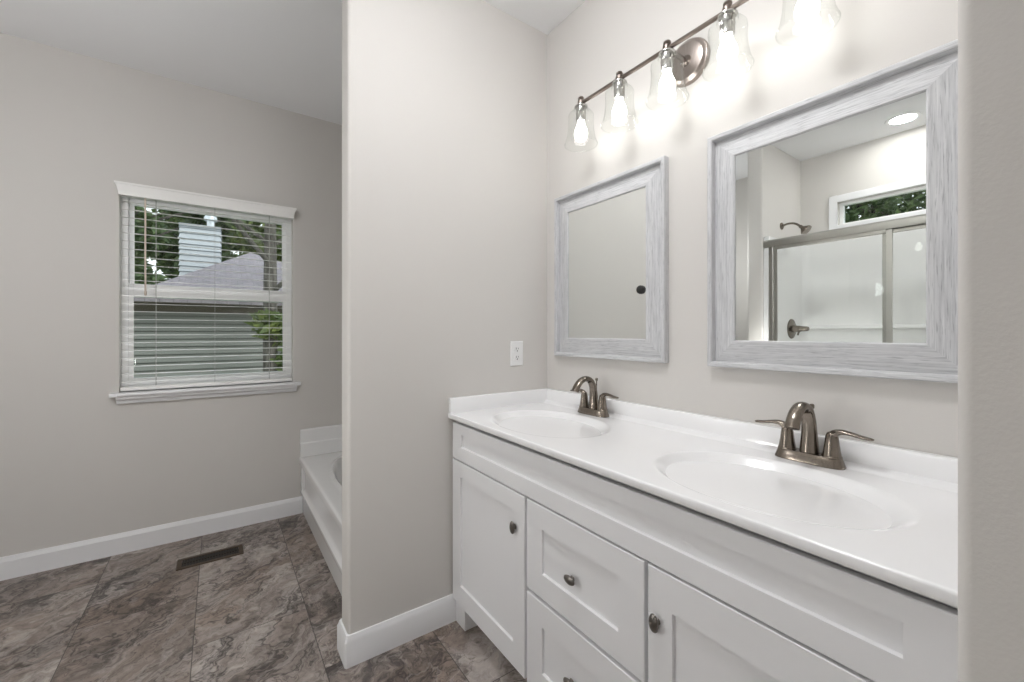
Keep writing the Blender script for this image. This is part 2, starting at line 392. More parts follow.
# main window: vinyl frame, two sashes, panes
def ring(bm, x0, x1, z0, z1, wl_, wr_, wb_, wt_, y0, y1):
    box(bm, x0, x0+wl_, y0, y1, z0, z1); box(bm, x1-wr_, x1, y0, y1, z0, z1)
    box(bm, x0+wl_, x1-wr_, y0, y1, z0, z0+wb_); box(bm, x0+wl_, x1-wr_, y0, y1, z1-wt_, z1)
win = bpy.data.objects.new('window_1', None); COL.objects.link(win); win.location = ((WX0+WX1)/2, YB+.08, WZ0); win['kind'] = 'structure'
bm = bmesh.new(); ring(bm, WX0, WX1, WZ0, WZ1, .028, .028, .03, .03, 3.238, 3.315)
obj('frame', bm, M['vinyl'], win, bev=.003)
for nm, z0, z1, y0, y1 in (('sash', 1.447, 2.025, 3.272, 3.302), ('sash', .933, 1.522, 3.243, 3.272)):
    bm = bmesh.new(); ring(bm, WX0+.028, WX1-.028, z0, z1, .022, .022, .040, .040 if y0 > 3.26 else .075, y0, y1)
    s = obj(nm, bm, M['vinyl'], win, bev=.004)
    obj('pane', B((WX0+.045, WX1-.045, (y0+y1)/2-.002, (y0+y1)/2+.002, z0+.035, z1-.035)), M['pane'], s, smooth=False)
# stool and apron below the window
bm = bmesh.new()
prism(bm, [(YB+.058, .903), (YB+.058, .883), (YB-.055, .883), (YB-.062, .888), (YB-.062, .897), (YB-.056, .903)], 'X', WX0, WX1)
box(bm, -.493, WX0, YB-.060, YB-.0005, .883, .903); box(bm, WX1, .452, YB-.060, YB-.0005, .883, .903)
prism(bm, [(YB-.0005, .883), (YB-.048, .883), (YB-.044, .868), (YB-.028, .858), (YB-.022, .842), (YB-.012, .838), (YB-.0005, .838)], 'X', -.468, .430)
obj('trim_1', bm, M['trim'], angle=20, bev=.002, **st)

# transom window above the shower
tr = bpy.data.objects.new('window_2', None); COL.objects.link(tr); tr.location = (XL-.06, (TY0+TY1)/2, TZ0); tr['kind'] = 'structure'
bm = bmesh.new()
for (y0, y1, z0, z1) in ((TY0, TY0+.025, TZ0, TZ1), (TY1-.025, TY1, TZ0, TZ1), (TY0+.025, TY1-.025, TZ0, TZ0+.02), (TY0+.025, TY1-.025, TZ1-.02, TZ1)):
    box(bm, XL-.09, XL-.04, y0, y1, z0, z1)
f2 = obj('frame', bm, M['vinyl'], tr, bev=.003)
obj('pane', B((XL-.067, XL-.063, TY0+.02, TY1-.02, TZ0+.015, TZ1-.015)), M['pane'], f2, smooth=False)
bm = bmesh.new(); c = .055
for (y0, y1, z0, z1) in ((TY0-c, TY0, TZ0-c, TZ1+c), (TY1, TY1+c, TZ0-c, TZ1+c), (TY0, TY1, TZ0-c, TZ0), (TY0, TY1, TZ1, TZ1+c)):
    box(bm, XL+.0005, XL+.016, y0, y1, z0, z1)
obj('casing', bm, M['trim'], tr, bev=.003)

# ------------------------------------------------------------------ outdoors
obj('ground', B((-22, 22, YB+.2, 40, -1.6, -1.5), (-22, XL-.2, -20, YB+.2, -1.6, -1.5)), M['grass'], smooth=False, **st)
hs = thing('house', 'neighbouring house with grey lap siding and hipped shingle roof outside the window', 'house', (.8, 11, -1.5))
def lap(bm, x0, x1, y0, y1, z0, z1, pitch, t=.026):
    """clapboards: every board leans out towards its foot"""
    box(bm, x0+.02, x1-.02, y0+.02, y1-.02, z0, z1)
    z = z0
    while z < z1-.01:
        f = min(z+pitch, z1); e = f-.016
        a = [bm.verts.new(p) for p in ((x0-t, y0-t, z), (x1+t, y0-t, z), (x1+t, y1+t, z), (x0-t, y1+t, z))]
        b = [bm.verts.new(p) for p in ((x0, y0, e), (x1, y0, e), (x1, y1, e), (x0, y1, e))]
        for i in range(4): bm.faces.new((a[i], a[(i+1) % 4], b[(i+1) % 4], b[i]))
        bm.faces.new(a[::-1]); bm.faces.new(b); z = f
bm = bmesh.new(); lap(bm, -1.02, 3.4, 8, 14.4, -1.5, 1.655, .115)
obj('wall', bm, M['siding'], hs, smooth=False)
bm = bmesh.new()
e0 = [(-1.10, 7.6), (3.5, 7.6), (3.5, 14.9), (-1.10, 14.9)]
lo = [bm.verts.new((x, y, 1.665)) for x, y in e0]; hi = [bm.verts.new((x, y, 1.72)) for x, y in e0]
ap = [bm.verts.new((.566, 10.98, 3.02)), bm.verts.new((.62, 11.4, 3.02))]
for i in range(4): bm.faces.new((lo[i], lo[(i+1) % 4], hi[(i+1) % 4], hi[i]))
bm.faces.new((hi[0], hi[1], ap[0])); bm.faces.new((hi[1], hi[2], ap[1], ap[0])); bm.faces.new((hi[2], hi[3], ap[1])); bm.faces.new((hi[3], hi[0], ap[0], ap[1]))
bm.faces.new(lo[::-1])
obj('roof', bm, M['shingle'], hs, smooth=False)
bm = bmesh.new(); box(bm, -1.05, 3.43, 7.95, 8.0, 1.545, 1.662); box(bm, -1.09, 3.49, 7.61, 7.95, 1.655, 1.6645)
obj('eave', bm, M['fascia'], hs, smooth=False)
bm = bmesh.new(); lap(bm, -.725, .02, 12.0, 12.8, -1.5, 3.66, .125)
box(bm, -.745, .04, 11.97, 12.83, 3.66, 3.71)
ch = obj('chimney', bm, M['siding_white'], hs, smooth=False)
bm = bmesh.new(); lathe(bm, [(.075, 3.72), (.075, 3.92), (.13, 3.92), (.13, 4.0), (.10, 4.05), (.02, 4.07)], (-.17, 12.4, 0), n=16)
obj('flue', bm, M['flue'], ch)

def leaves(bm, n, c, rad, size, rnd):
    for _ in range(n):
        while True:
            p = Vector((rnd.uniform(-1, 1), rnd.uniform(-1, 1), rnd.uniform(-1, 1)))
            if .25 < p.length < 1: break
        p = Vector((p.x*rad[0], p.y*rad[1], p.z*rad[2]))+Vector(c)
        s = size*rnd.uniform(.6, 1.4)
        a = Vector((rnd.gauss(0, 1), rnd.gauss(0, 1), rnd.gauss(0, .6))).normalized(); b = a.orthogonal().normalized()
        b = Matrix.Rotation(rnd.uniform(0, 6.28), 3, a) @ b
        k = a.cross(b)*.05*s
        q = [p-a*s, p+b*s*.42+k, p+a*s, p-b*s*.42+k]
        bm.faces.new([bm.verts.new(x) for x in q])
def tree(loc, h, tr_r, clusters, n, size, mat, label, seed, lean=0.):
    rnd = random.Random(seed)
    t = thing('tree', label, 'tree', loc, None)
    x, y, z = loc
    bm = bmesh.new()
    pts = [(x+lean*k*k, y, z+h*k*.92) for k in (0, .2, .45, .7, 1)]
    pp, rr = smooth_path(pts, [tr_r*1.25, tr_r, tr_r*.9, tr_r*.6, tr_r*.2])
    sweep(bm, pp, rr, (0, 1, 0), n=12)
    for i in range(7):
        k = rnd.uniform(.45, .9); a = rnd.uniform(0, 6.28); L = h*rnd.uniform(.12, .25)
        s = Vector((x+lean*k*k, y, z+h*k*.9)); e = s+Vector((math.cos(a)*L, math.sin(a)*L, L*.6))
        sweep(bm, [s, (s+e)/2+Vector((0, 0, .03*L)), e], [tr_r*.35, tr_r*.22, tr_r*.08], Vector((-math.sin(a), math.cos(a), 0)), n=8)
    obj('trunk', bm, M['bark'], t)
    bm = bmesh.new()
    for (dx, dy, dz, r1, r2, r3, fr) in clusters: leaves(bm, int(n*fr), (x+dx, y+dy, z+dz), (r1, r2, r3), size, rnd)
    bm2 = bm
    me_o = obj('foliage', bm2, mat, t, smooth=False)
    return t
tree((.610, 7.0, -1.5), 8, .100, [(0.3, 0, 6.2, 1.8, 1.5, 1.3, .6), (-.03, -.12, 2.85, .22, .16, .20, .045), (.14, 0, 2.5, .12, .15, .5, .03)], 3200, .10, M['leaf'],
     'grey-barked tree standing in front of the grey house, right in the window', 3)
for i, (x, y, h, mat, lab) in enumerate((
        (-2.7, 17.0, 9.5, 'leaf_dark', 'dark leafy tree behind the house, at the far left of the window'),
        (-.7, 21.2, 11.5, 'leaf_dark', 'dark green tree rising directly behind the white chimney'),
        (2.0, 17.2, 9.8, 'leaf', 'light green tree just right of the white chimney'),
        (5.2, 21.4, 11.5, 'leaf', 'yellow-green tree behind the roof peak, farthest right in the window'))):
    rnd = random.Random(i+20)
    cl = [(rnd.uniform(-.9, .9), rnd.uniform(-.5, .5), h*(.28+.066*k), rnd.uniform(1.0, 1.5), 1.2, rnd.uniform(.8, 1.2), .1) for k in range(10)]
    tree((x, y, -1.5), h, .2, cl, 12000, .21, M[mat], lab, i+40)
for i, (y, x) in enumerate(((1.9, -5.2), (6.2, -5.6))):
    rnd = random.Random(i+70)
    cl = [(rnd.uniform(-.5, .5), rnd.uniform(-.7, .7), 7*(.40+.065*k), .9, 1.3, rnd.uniform(.7, 1.0), .1) for k in range(10)]
    tree((x, y, -1.5), 7, .16, cl, 15000, .065, M['leaf_dark'],
         ('tree outside the high window, its crown nearer the shower light', 'tree outside the high window, its crown nearer the shower head')[i], i+80)

# ------------------------------------------------------------------ window blind
bl = thing('window_blind', 'white horizontal slat blind lowered over the double-hung window', 'blind', (-.025, YB+.02, .905))
bm = bmesh.new()
vp = [(0, 2.072), (0, 2.063), (.005, 2.058), (.009, 2.046), (.013, 2.026), (.015, 2.014), (.015, 2.004), (.024, 2.004), (.024, 2.066)]
rows = []
for q, zz in vp:      # front and both returns in one mitred crown
    rows.append([bm.verts.new(p) for p in ((-.472+q, YB-.001, zz), (-.472+q, YB-.060+q, zz), (.425-q, YB-.060+q, zz), (.425-q, YB-.001, zz))])
for a, b in zip(rows, rows[1:]+rows[:1]):
    for i in range(3): bm.faces.new((a[i], a[i+1], b[i+1], b[i]))
for e in (0, 3): bm.faces.new([r_[e] for r_ in rows])
obj('valance', bm, M['blind'], bl, angle=25)
obj('headrail', B((WX0+.006, WX1-.006, YB-.024, YB+.040, 2.012, 2.050)), M['blind'], bl, bev=.002)
bm = bmesh.new(); z = .958
while z < 2.0:
    pr = []
    for k in range(9):
        q = -1+k/4; pr.append((YB+.012+q*.0155, z+.0012*(1-q*q)+q*.0010))
    lowr = [(a, b-.0013) for a, b in pr[::-1]]
    prism(bm, pr+lowr, 'X', WX0+.008, WX1-.008); z += .0445
obj('slats', bm, M['blind'], bl, angle=60)
obj('bottom_rail', B((WX0+.006, WX1-.006, YB-.014, YB+.036, .909, .931)), M['blind'], bl, bev=.004)
for x in (-.302, -.022, .272):
    bm = bmesh.new()
    for dy in (-.0048, .0288): sweep(bm, [(x, YB+dy, .93), (x, YB+dy, 2.015)], [.0009, .0009], (0, 1, 0), n=6)
    obj('ladder_cord', bm, M['string'], bl)
bm = bmesh.new(); sweep(bm, [(-.346, YB-.022, 2.012), (-.346, YB-.0225, 1.7), (-.3455, YB-.022, 1.475)], [.0045]*3, (0, 1, 0), n=6)
lathe(bm, [(.003, 0), (.006, .004), (.006, .022), (.003, .03)], (-.3455, YB-.022, 1.45), n=8)
obj('tilt_wand', bm, M['cord'], bl)

# ------------------------------------------------------------------ floor register
rg = thing('floor_register', 'dark bronze slotted air vent set in the floor tiles', 'floor vent', (-.037, 2.836, 0))
bm = bmesh.new(); x0, x1, y0, y1 = -.185, .112, 2.772, 2.898
prof = [(0, 0), (0, .003), (.006, .006)]
box(bm, x0, x1, y0, y0+.022, 0, .005); box(bm, x0, x1, y1-.022, y1, 0, .005); box(bm, x0, x0+.022, y0+.022, y1-.022, 0, .005); box(bm, x1-.022, x1, y0+.022, y1-.022, 0, .005)
obj('frame', bm, M['register'], rg, bev=.002)
bm = bmesh.new(); n = 20
for i in range(n):
    x = x0+.022+(x1-x0-.044)*(i+.5)/n; box(bm, x-.0028, x+.0028, y0+.020, y1-.020, .0012, .0044)
box(bm, x0+.02, x1-.02, (y0+y1)/2-.004, (y0+y1)/2+.004, .001, .0046)
obj('louver', bm, M['louver'], rg, smooth=False)
obj('opening', B((x0+.012, x1-.012, y0+.012, y1-.012, .0003, .001)), M['dark'], rg, smooth=False)

# ------------------------------------------------------------------ bathtub
tb = thing('bathtub', 'white garden tub with moulded apron behind the partition wall', 'bathtub', (.9, 2.45, 0))
TX0, TX1, Ty0, Ty1, TZ = .450, XW-.002, YW+.107, YB-.002, .385
def basin_grid(bm, x0, x1, y0, y1, z, nx, ny, fn, lip):
    """top surface sunk by fn(x, y), with a rounded front lip (towards -X) down to lip[-1]"""
    g = []
    for i in range(nx+1):
        x = x0+lip[0][0]+(x1-x0-lip[0][0])*i/nx
        g.append([bm.verts.new((x, y0+(y1-y0)*j/ny, z-fn(x, y0+(y1-y0)*j/ny))) for j in range(ny+1)])
    pre = [[bm.verts.new((x0+dx, y0+(y1-y0)*j/ny, z+dz)) for j in range(ny+1)] for dx, dz in lip[1:]]
    rows = pre[::-1]+g
    for a, b in zip(rows, rows[1:]):
        for j in range(ny): bm.faces.new((a[j], b[j], b[j+1], a[j+1]))
def super_r(x, y, cx, cy, a, b, p): return (abs((x-cx)/a)**p+abs((y-cy)/b)**p)**(1/p)
def tubfn(x, y):
    r = super_r(x, y, .905, 2.45, .345, .625, 2.5)
    if r >= 1.06: return 0
    d = 0
    if r < 1: d = .33*(1-max(0, (r-.55)/.45)**2.2) if r > .55 else .33
    return d-.008*math.exp(-((r-1.03)/.025)**2)
bm = bmesh.new()
basin_grid(bm, TX0, TX1, Ty0, Ty1, TZ, 90, 130, tubfn, [(.012, 0), (.006, -.002), (.0015, -.007), (0, -.014), (0, -.05), (.012, -.055), (.014, -.06)])
obj('shell', bm, M['tub'], tb, angle=60)
bm = bmesh.new()
ap_ = [(.470, 0), (.470, .125), (.467, .128), (.456, .138), (.4535, .148), (.456, .160), (.468, .172), (.476, .186), (.476, .318), (.466, .332), (.466, .337), (.52, .337), (.52, 0)]
prism(bm, ap_, 'Y', Ty0, Ty1)
# end posts of the recessed panel
box(bm, .4575, .50, Ty1-.05, Ty1, .13, .334); box(bm, .4575, .50, Ty0, Ty0+.05, .13, .334)
obj('apron', bm, M['tub'], tb, angle=30, bev=.003)
bm = bmesh.new()
prism(bm, [(YB-.001, .386), (YB-.030, .386), (YB-.026, .476), (YB-.018, .484), (YB-.020, .565), (YB-.014, .575), (YB-.001, .575)], 'X', TX0+.002, TX1)
prism(bm, [(XW-.001, .386), (XW-.030, .386), (XW-.026, .476), (XW-.018, .484), (XW-.020, .565), (XW-.014, .575), (XW-.001, .575)], 'Y', Ty0, Ty1-.03)
obj('tub_flange', bm, M['tub'], tb, angle=25, bev=.003)
bm = bmesh.new(); lathe(bm, [(.03, .056), (.032, .058), (.03, .061), (.01, .0615)], (.905, 2.85, 0), n=20)
obj('drain', bm, M['chrome'], tb)

# ------------------------------------------------------------------ vanity cabinet
XF = .815
vc = thing('vanity_cabinet', 'white shaker double vanity cabinet with doors and centre drawers under the mirrors', 'vanity', (1.08, .845, 0))
V0, V1 = .078, 1.612
# carcass with open toe space under it
bm = bmesh.new()
for bb in ((XF+.020, XW-.002, V0, V0+.016, .108, .868), (XF+.020, XW-.002, V1-.016, V1, .108, .868), (XF+.020, XW-.002, V0+.016, V1-.016, .108, .124), (XW-.014, XW-.002, V0+.016, V1-.016, .124, .868),
           (XF+.020, XF+.038, V0+.016, V1-.016, .69, .846), (XF+.020, XF+.038, 1.064, 1.104, .124, .69), (XF+.020, XF+.038, .596, .636, .124, .69), (XF+.020, XF+.038, .636, 1.064, .395, .425)): box(bm, *bb)
obj('body', bm, M['cabinet'], vc, bev=.0015)
obj('toe_kick', B((XF+.10, XF+.115, V0+.07, V1-.005, 0, .108)), M['cabinet'], vc, smooth=False)
for y0, y1 in ((V1-.085, V1), (V0, V0+.085)):
    bm = bmesh.new(); pr = [(y0, 0), (y1, 0), (y1, .108), (y0, .108)]
    prism(bm, pr, 'X', XF+.018, XF+.10)
    obj('foot', bm, M['cabinet'], vc, bev=.0015)
def shaker(bm, y0, y1, z0, z1, sl, sr, rb, rt, x=XF, t=.019, rec=.008):
    """five-piece front: frame with a recessed flat panel (one closed mesh with a sloped step)"""
    s = .002
    o_ = [(y0, z0), (y1, z0), (y1, z1), (y0, z1)]
    i_ = [(y0+sl, z0+rb), (y1-sr, z0+rb), (y1-sr, z1-rt), (y0+sl, z1-rt)]
    k_ = [(y0+sl+s, z0+rb+s), (y1-sr-s, z0+rb+s), (y1-sr-s, z1-rt-s), (y0+sl+s, z1-rt-s)]
    A = [bm.verts.new((x+t, y, z)) for y, z in o_]
    e = .0018
    B0 = [bm.verts.new((x+e, y, z)) for y, z in o_]
    ins = [(y0+e, z0+e), (y1-e, z0+e), (y1-e, z1-e), (y0+e, z1-e)]
    B1 = [bm.verts.new((x, y, z)) for y, z in ins]
    C1 = [bm.verts.new((x, y, z)) for y, z in i_]
    D1 = [bm.verts.new((x+rec, y, z)) for y, z in k_]
    for P_, Q_ in ((A, B0), (B0, B1), (B1, C1), (C1, D1)):
        for i in range(4): bm.faces.new((P_[i], P_[(i+1) % 4], Q_[(i+1) % 4], Q_[i]))
    bm.faces.new(D1); bm.faces.new(A[::-1])
bm = bmesh.new(); shaker(bm, .088, 1.603, .708, .857, .082, .077, .056, .040)
obj('false_front', bm, M['cabinet'], vc, angle=20)
def knob(parent, y, z, tall):
    bm = bmesh.new()
    lathe(bm, [(.009, 0), (.008, -.002), (.0055, -.004), (.0055, -.010)], (XF, y, z), 'X', 14)
    prof = [(.45, -.008), (.9, -.0095), (1, -.0125), (.9, -.0155), (.62, -.018), (.3, -.0192), (0, -.0195)]
    a, b = (.0128, .0215) if tall else (.0215, .0128)
    lathe(bm, [(r, h) for r, h in prof], (XF, y, z), 'X', 20, sx=a, sy=b)
    obj('knob', bm, M['pewter'], parent, angle=50, label='dark pewter oval knob')
bm = bmesh.new(); shaker(bm, 1.091, 1.603, .108, .702, .064, .070, .082, .062)
d = obj('door', bm, M['cabinet'], vc, angle=20); knob(d, 1.143, .586, True)
bm = bmesh.new(); shaker(bm, .088, .612, .108, .702, .070, .064, .082, .082)
d = obj('door', bm, M['cabinet'], vc, angle=20); knob(d, .587, .583, True)
bm = bmesh.new(); shaker(bm, .622, 1.079, .416, .702, .078, .078, .076, .072)
d = obj('drawer', bm, M['cabinet'], vc, angle=20); knob(d, .865, .545, False)
bm = bmesh.new(); shaker(bm, .622, 1.079, .108, .404, .078, .078, .076, .076)
d = obj('drawer', bm, M['cabinet'], vc, angle=20); knob(d, .867, .253, False)

# ------------------------------------------------------------------ vanity top with two moulded bowls
vt = thing('sink_countertop', 'glossy white vanity top with two moulded oval sinks and backsplash', 'countertop', (1.08, .845, .87))
CX0, CZ = .802, .894
bowls = ((1.035, 1.235), (1.035, .455))
def topfn(x, y):
    d = 0
    for cx, cy in bowls:
        r = super_r(x, y, cx, cy, .195, .262, 2.1)
        if r < 1:
            e = 1.34-.38*max(-1, min(1, (y-cy)/.262))+.75*max(0, min(1, (cx-x)/.195))
            d = max(d, .118*(1-r**2.6)**e)
    xb = x-(XW-.026)            # cove up to the backsplash
    if xb > -.03: d -= .010*((xb+.03)/.03)**2
    return d
bm = bmesh.new()
basin_grid(bm, CX0, XW-.022, .074, 1.618, CZ, 130, 380, topfn, [(.0045, 0), (.0020, -.0006), (.0006, -.002), (0, -.0045), (0, -.0185), (.0015, -.0215), (.004, -.022), (.02, -.022), (XW-.03-CX0, -.022)])
obj('slab', bm, M['marble'], vt, angle=70)
bm = bmesh.new()
prism(bm, [(XW-.001, CZ-.02), (XW-.024, CZ-.02), (XW-.022, CZ+.058), (XW-.018, CZ+.0645), (XW-.001, CZ+.0655)], 'Y', .074, 1.618)
obj('backsplash', bm, M['marble'], vt, angle=50, bev=.002)
bm = bmesh.new()
prism(bm, [(1.619, CZ-.02), (1.598, CZ-.02), (1.600, CZ+.058), (1.604, CZ+.0645), (1.619, CZ+.0655)], 'X', CX0+.002, XW-.02)
obj('side_splash', bm, M['marble'], vt, angle=50, bev=.002)
for cx, cy in bowls:
    bm = bmesh.new(); lathe(bm, [(.030, -.122), (.031, -.119), (.027, -.1175), (.018, -.120), (.004, -.119)], (cx, cy, CZ), n=24)
    obj('drain', bm, M['chrome'], vt)

# ------------------------------------------------------------------ faucets
def faucet(name, label, y):
    x, z0 = 1.290, CZ+.0006
    t = thing('faucet', label, 'faucet', (x, y, z0), 'bronze-nickel faucets on the vanity top')
    bm = bmesh.new(); n = 40; rings = []
    for (a, b, zz) in ((.0285, .0800, 0), (.0285, .0800, .003), (.0265, .0775, .010), (.0235, .0735, .022), (.0215, .0715, .0255), (.015, .06, .0262)):
        rg_ = []
        for k in range(n):
            th_ = 2*math.pi*k/n; cs, sn = math.cos(th_), math.sin(th_); e = 2/3.2
            rg_.append(bm.verts.new((x+a*math.copysign(abs(cs)**e, cs), y+b*math.copysign(abs(sn)**e, sn), z0+zz)))
        rings.append(rg_)
    for p, q in zip(rings, rings[1:]):
        for k in range(n): bm.faces.new((p[k], p[(k+1) % n], q[(k+1) % n], q[k]))
    bm.faces.new(rings[0]); bm.faces.new(rings[-1])
    obj('base', bm, M['faucet'], t, angle=40)
    pts = [(x+.004, y, z0+.022), (x+.004, y, z0+.050), (x+.003, y, z0+.085), (x-.002, y, z0+.118), (x-.018, y, z0+.143), (x-.044, y, z0+.152), (x-.072, y, z0+.144), (x-.093, y, z0+.124), (x-.104, y, z0+.102)]
    rad = [(.0215, .0235), (.0185, .0205), (.0158, .0178), (.0138, .0162), (.0125, .0158), (.0118, .0160), (.0116, .0164), (.0122, .0168), (.0128, .0170)]
    pp, rr = smooth_path(pts, rad, 6); bm = bmesh.new(); sweep(bm, pp, rr, (0, 1, 0), n=20)
    obj('spout', bm, M['faucet'], t, angle=50)
    bm = bmesh.new(); sweep(bm, [(x+.020, y, z0+.10), (x+.021, y, z0+.140)], [.0028, .0028], (0, 1, 0), n=8)
    lathe(bm, [(.003, 0), (.0058, .003), (.0062, .010), (.004, .0135), (.0005, .0145)], (x+.021, y, z0+.138), n=12)
    obj('lift_rod', bm, M['faucet'], t)
    for s in (1, -1):
        yy = y+s*.0515
        bm = bmesh.new()
        lathe(bm, [(.0225, 0), (.0215, .004), (.0205, .0045), (.0185, .016), (.0165, .030), (.0150, .044), (.0135, .054), (.0105, .062), (.004, .066), (.0004, .067)], (x, yy, z0+.0245), n=20)
        pts = [(x, yy-s*.004, z0+.066), (x, yy+s*.004, z0+.0835), (x, yy+s*.018, z0+.0915), (x, yy+s*.036, z0+.0915), (x, yy+s*.058, z0+.0875), (x, yy+s*.078, z0+.0855), (x, yy+s*.0845, z0+.0858)]
        rad = [(.0125, .0125), (.0105, .0115), (.0072, .0108), (.0052, .0105), (.0044, .0105), (.0038, .0088), (.0015, .0035)]
        pp, rr = smooth_path(pts, rad, 5); sweep(bm, pp, rr, (1, 0, 0), n=16)
        obj('handle', bm, M['faucet'], t, angle=50)
    return t
faucet('faucet', 'bronze-nickel two-handle faucet under the smaller-looking mirror, nearer the partition wall', 1.243)
faucet('faucet', 'bronze-nickel two-handle faucet under the mirror that reflects the shower', .457)

# ------------------------------------------------------------------ mirrors
def mirror(label, yc, zc):
    Wd, Hd, fw = .610, .757, .087
    t = thing('wall_mirror', label, 'mirror', (XW, yc, zc-Hd/2), 'whitewashed framed mirrors over the vanity')
    y0, y1, z0, z1 = yc-Wd/2, yc+Wd/2, zc-Hd/2, zc+Hd/2
    # profile: (distance in from the outer edge, height off the wall)
    prof = [(0, .0005), (0, .026), (.003, .029), (.013, .029), (.016, .027), (.0180, .0085), (.030, .0105), (.052, .0155), (.078, .0215), (.084, .0215), (fw, .018), (fw, .0005)]
    def rail(side):
        bm = bmesh.new(); ends = []
        for e in (0, 1):
            vs = []
            for q, hgt in prof:
                if side == 'top': p = (XW-hgt, (y0+q, y1-q)[e], z1-q)
                elif side == 'bottom': p = (XW-hgt, (y0+q, y1-q)[e], z0+q)
                elif side == 'left': p = (XW-hgt, y1-q, (z0+q, z1-q)[e])
                else: p = (XW-hgt, y0+q, (z0+q, z1-q)[e])
                vs.append(bm.verts.new(p))
            ends.append(vs)
        n = len(prof)
        for i in range(n): bm.faces.new((ends[0][i], ends[0][(i+1) % n], ends[1][(i+1) % n], ends[1][i]))
        bm.faces.new(ends[0]); bm.faces.new(ends[1])
        return bm
    for s in ('top', 'bottom', 'left', 'right'):
        obj('frame_rail', rail(s), M['wood_h'] if s in ('top', 'bottom') else M['wood_v'], t, angle=25)
    obj('mirror_glass', B((XW-.0155, XW-.0125, y0+fw-.006, y1-fw+.006, z0+fw-.006, z1-fw+.006)), M['mirror'], t, smooth=False)
    return t
mirror('whitewashed wood framed mirror beside the partition wall, with a black dot on its glass', 1.230, 1.506)
mirror('whitewashed wood framed mirror showing the glass shower in its reflection', .457, 1.506)
bm = bmesh.new(); lathe(bm, [(.0165, 0), (.0170, -.0040), (.0160, -.0085), (.0125, -.0125), (.0070, -.0150), (.0003, -.0158)], (XW-.0156, 1.036, 1.405), 'X', 24)
tag(obj('bumper', bm, M['black'], angle=50), 'small round black bumper stuck to the glass of the mirror', 'bumper')

# ------------------------------------------------------------------ outlet
oc = (1.163, YW, 1.139)
ot = thing('outlet', 'white duplex wall outlet on the partition wall above the vanity top', 'outlet', oc)
bm = bmesh.new(); x, y, z = oc
a, b = .036, .0585
for i, (dx, dz, yy) in enumerate(()): pass
f0 = [bm.verts.new((x+sx*a, y-.0003, z+sz*b)) for sx, sz in ((-1, -1), (1, -1), (1, 1), (-1, 1))]
f1 = [bm.verts.new((x+sx*a, y-.003, z+sz*b)) for sx, sz in ((-1, -1), (1, -1), (1, 1), (-1, 1))]
f2_ = [bm.verts.new((x+sx*(a-.004), y-.0058, z+sz*(b-.004))) for sx, sz in ((-1, -1), (1, -1), (1, 1), (-1, 1))]
for P_, Q_ in ((f0, f1), (f1, f2_)):
    for i in range(4): bm.faces.new((P_[i], P_[(i+1) % 4], Q_[(i+1) % 4], Q_[i]))
bm.faces.new(f2_); bm.faces.new(f0[::-1])
obj('cover_plate', bm, M['outlet'], ot, angle=20)
for s in (1, -1):
    zz = z+s*.0195
    bm = bmesh.new(); n = 24; r1, r2 = [], []
    for k in range(n):
        th_ = 2*math.pi*k/n; px_ = .0170*math.cos(th_); pz_ = max(-.0138, min(.0138, .0175*math.sin(th_)))
        r1.append(bm.verts.new((x+px_, y-.0055, zz+pz_))); r2.append(bm.verts.new((x+px_*.96, y-.0078, zz+pz_*.96)))
    for k in range(n): bm.faces.new((r1[k], r1[(k+1) % n], r2[(k+1) % n], r2[k]))
    bm.faces.new(r2); bm.faces.new(r1[::-1])
    rc = obj('receptacle', bm, M['outlet'], ot, angle=30)
    bm = bmesh.new()
    box(bm, x-.0075, x-.0052, y-.0080, y-.0070, zz-.001, zz+.0085); box(bm, x+.0050, x+.0070, y-.0080, y-.0070, zz, zz+.0075)
    lathe(bm, [(.0030, 0), (.0030, .001)], (x, y-.0080, zz-.0075), 'Y', 12)
    obj('slot', bm, M['dark'], rc, smooth=False)
bm = bmesh.new(); lathe(bm, [(.003, 0), (.0028, -.001), (.0005, -.0014)], (x, y-.0057, z), 'Y', 12); obj('screw', bm, M['outlet'], ot)

# ------------------------------------------------------------------ vanity light
LX, LZ = 1.224, 2.186
LY = [1.2475, 1.045, .8425, .640, .4375]
vl = thing('vanity_light', 'five-bulb brushed nickel bar light with clear bell glass shades above the mirrors', 'wall light', (XW, .8425, LZ))
bm = bmesh.new(); lathe(bm, [(.077, -.0005), (.077, -.010), (.074, -.016), (.066, -.019), (.064, -.0215), (.060, -.023), (.001, -.0235)], (XW, .8425, LZ), 'X', 40)
obj('backplate', bm, M['plate'], vl, angle=40)
bm = bmesh.new(); lathe(bm, [(.020, 0), (.018, -.006), (.0085, -.012), (.0080, -.03), (.0080, -(XW-.022-LX))], (XW-.022, .8425, LZ), 'X', 18)
obj('arm', bm, M['fixture'], vl, angle=40)
bm = bmesh.new(); sweep(bm, [(LX, LY[0]+.012, LZ), (LX, LY[-1]-.012, LZ)], [.0075, .0075], (1, 0, 0), n=14)
obj('bar', bm, M['fixture'], vl, angle=50)
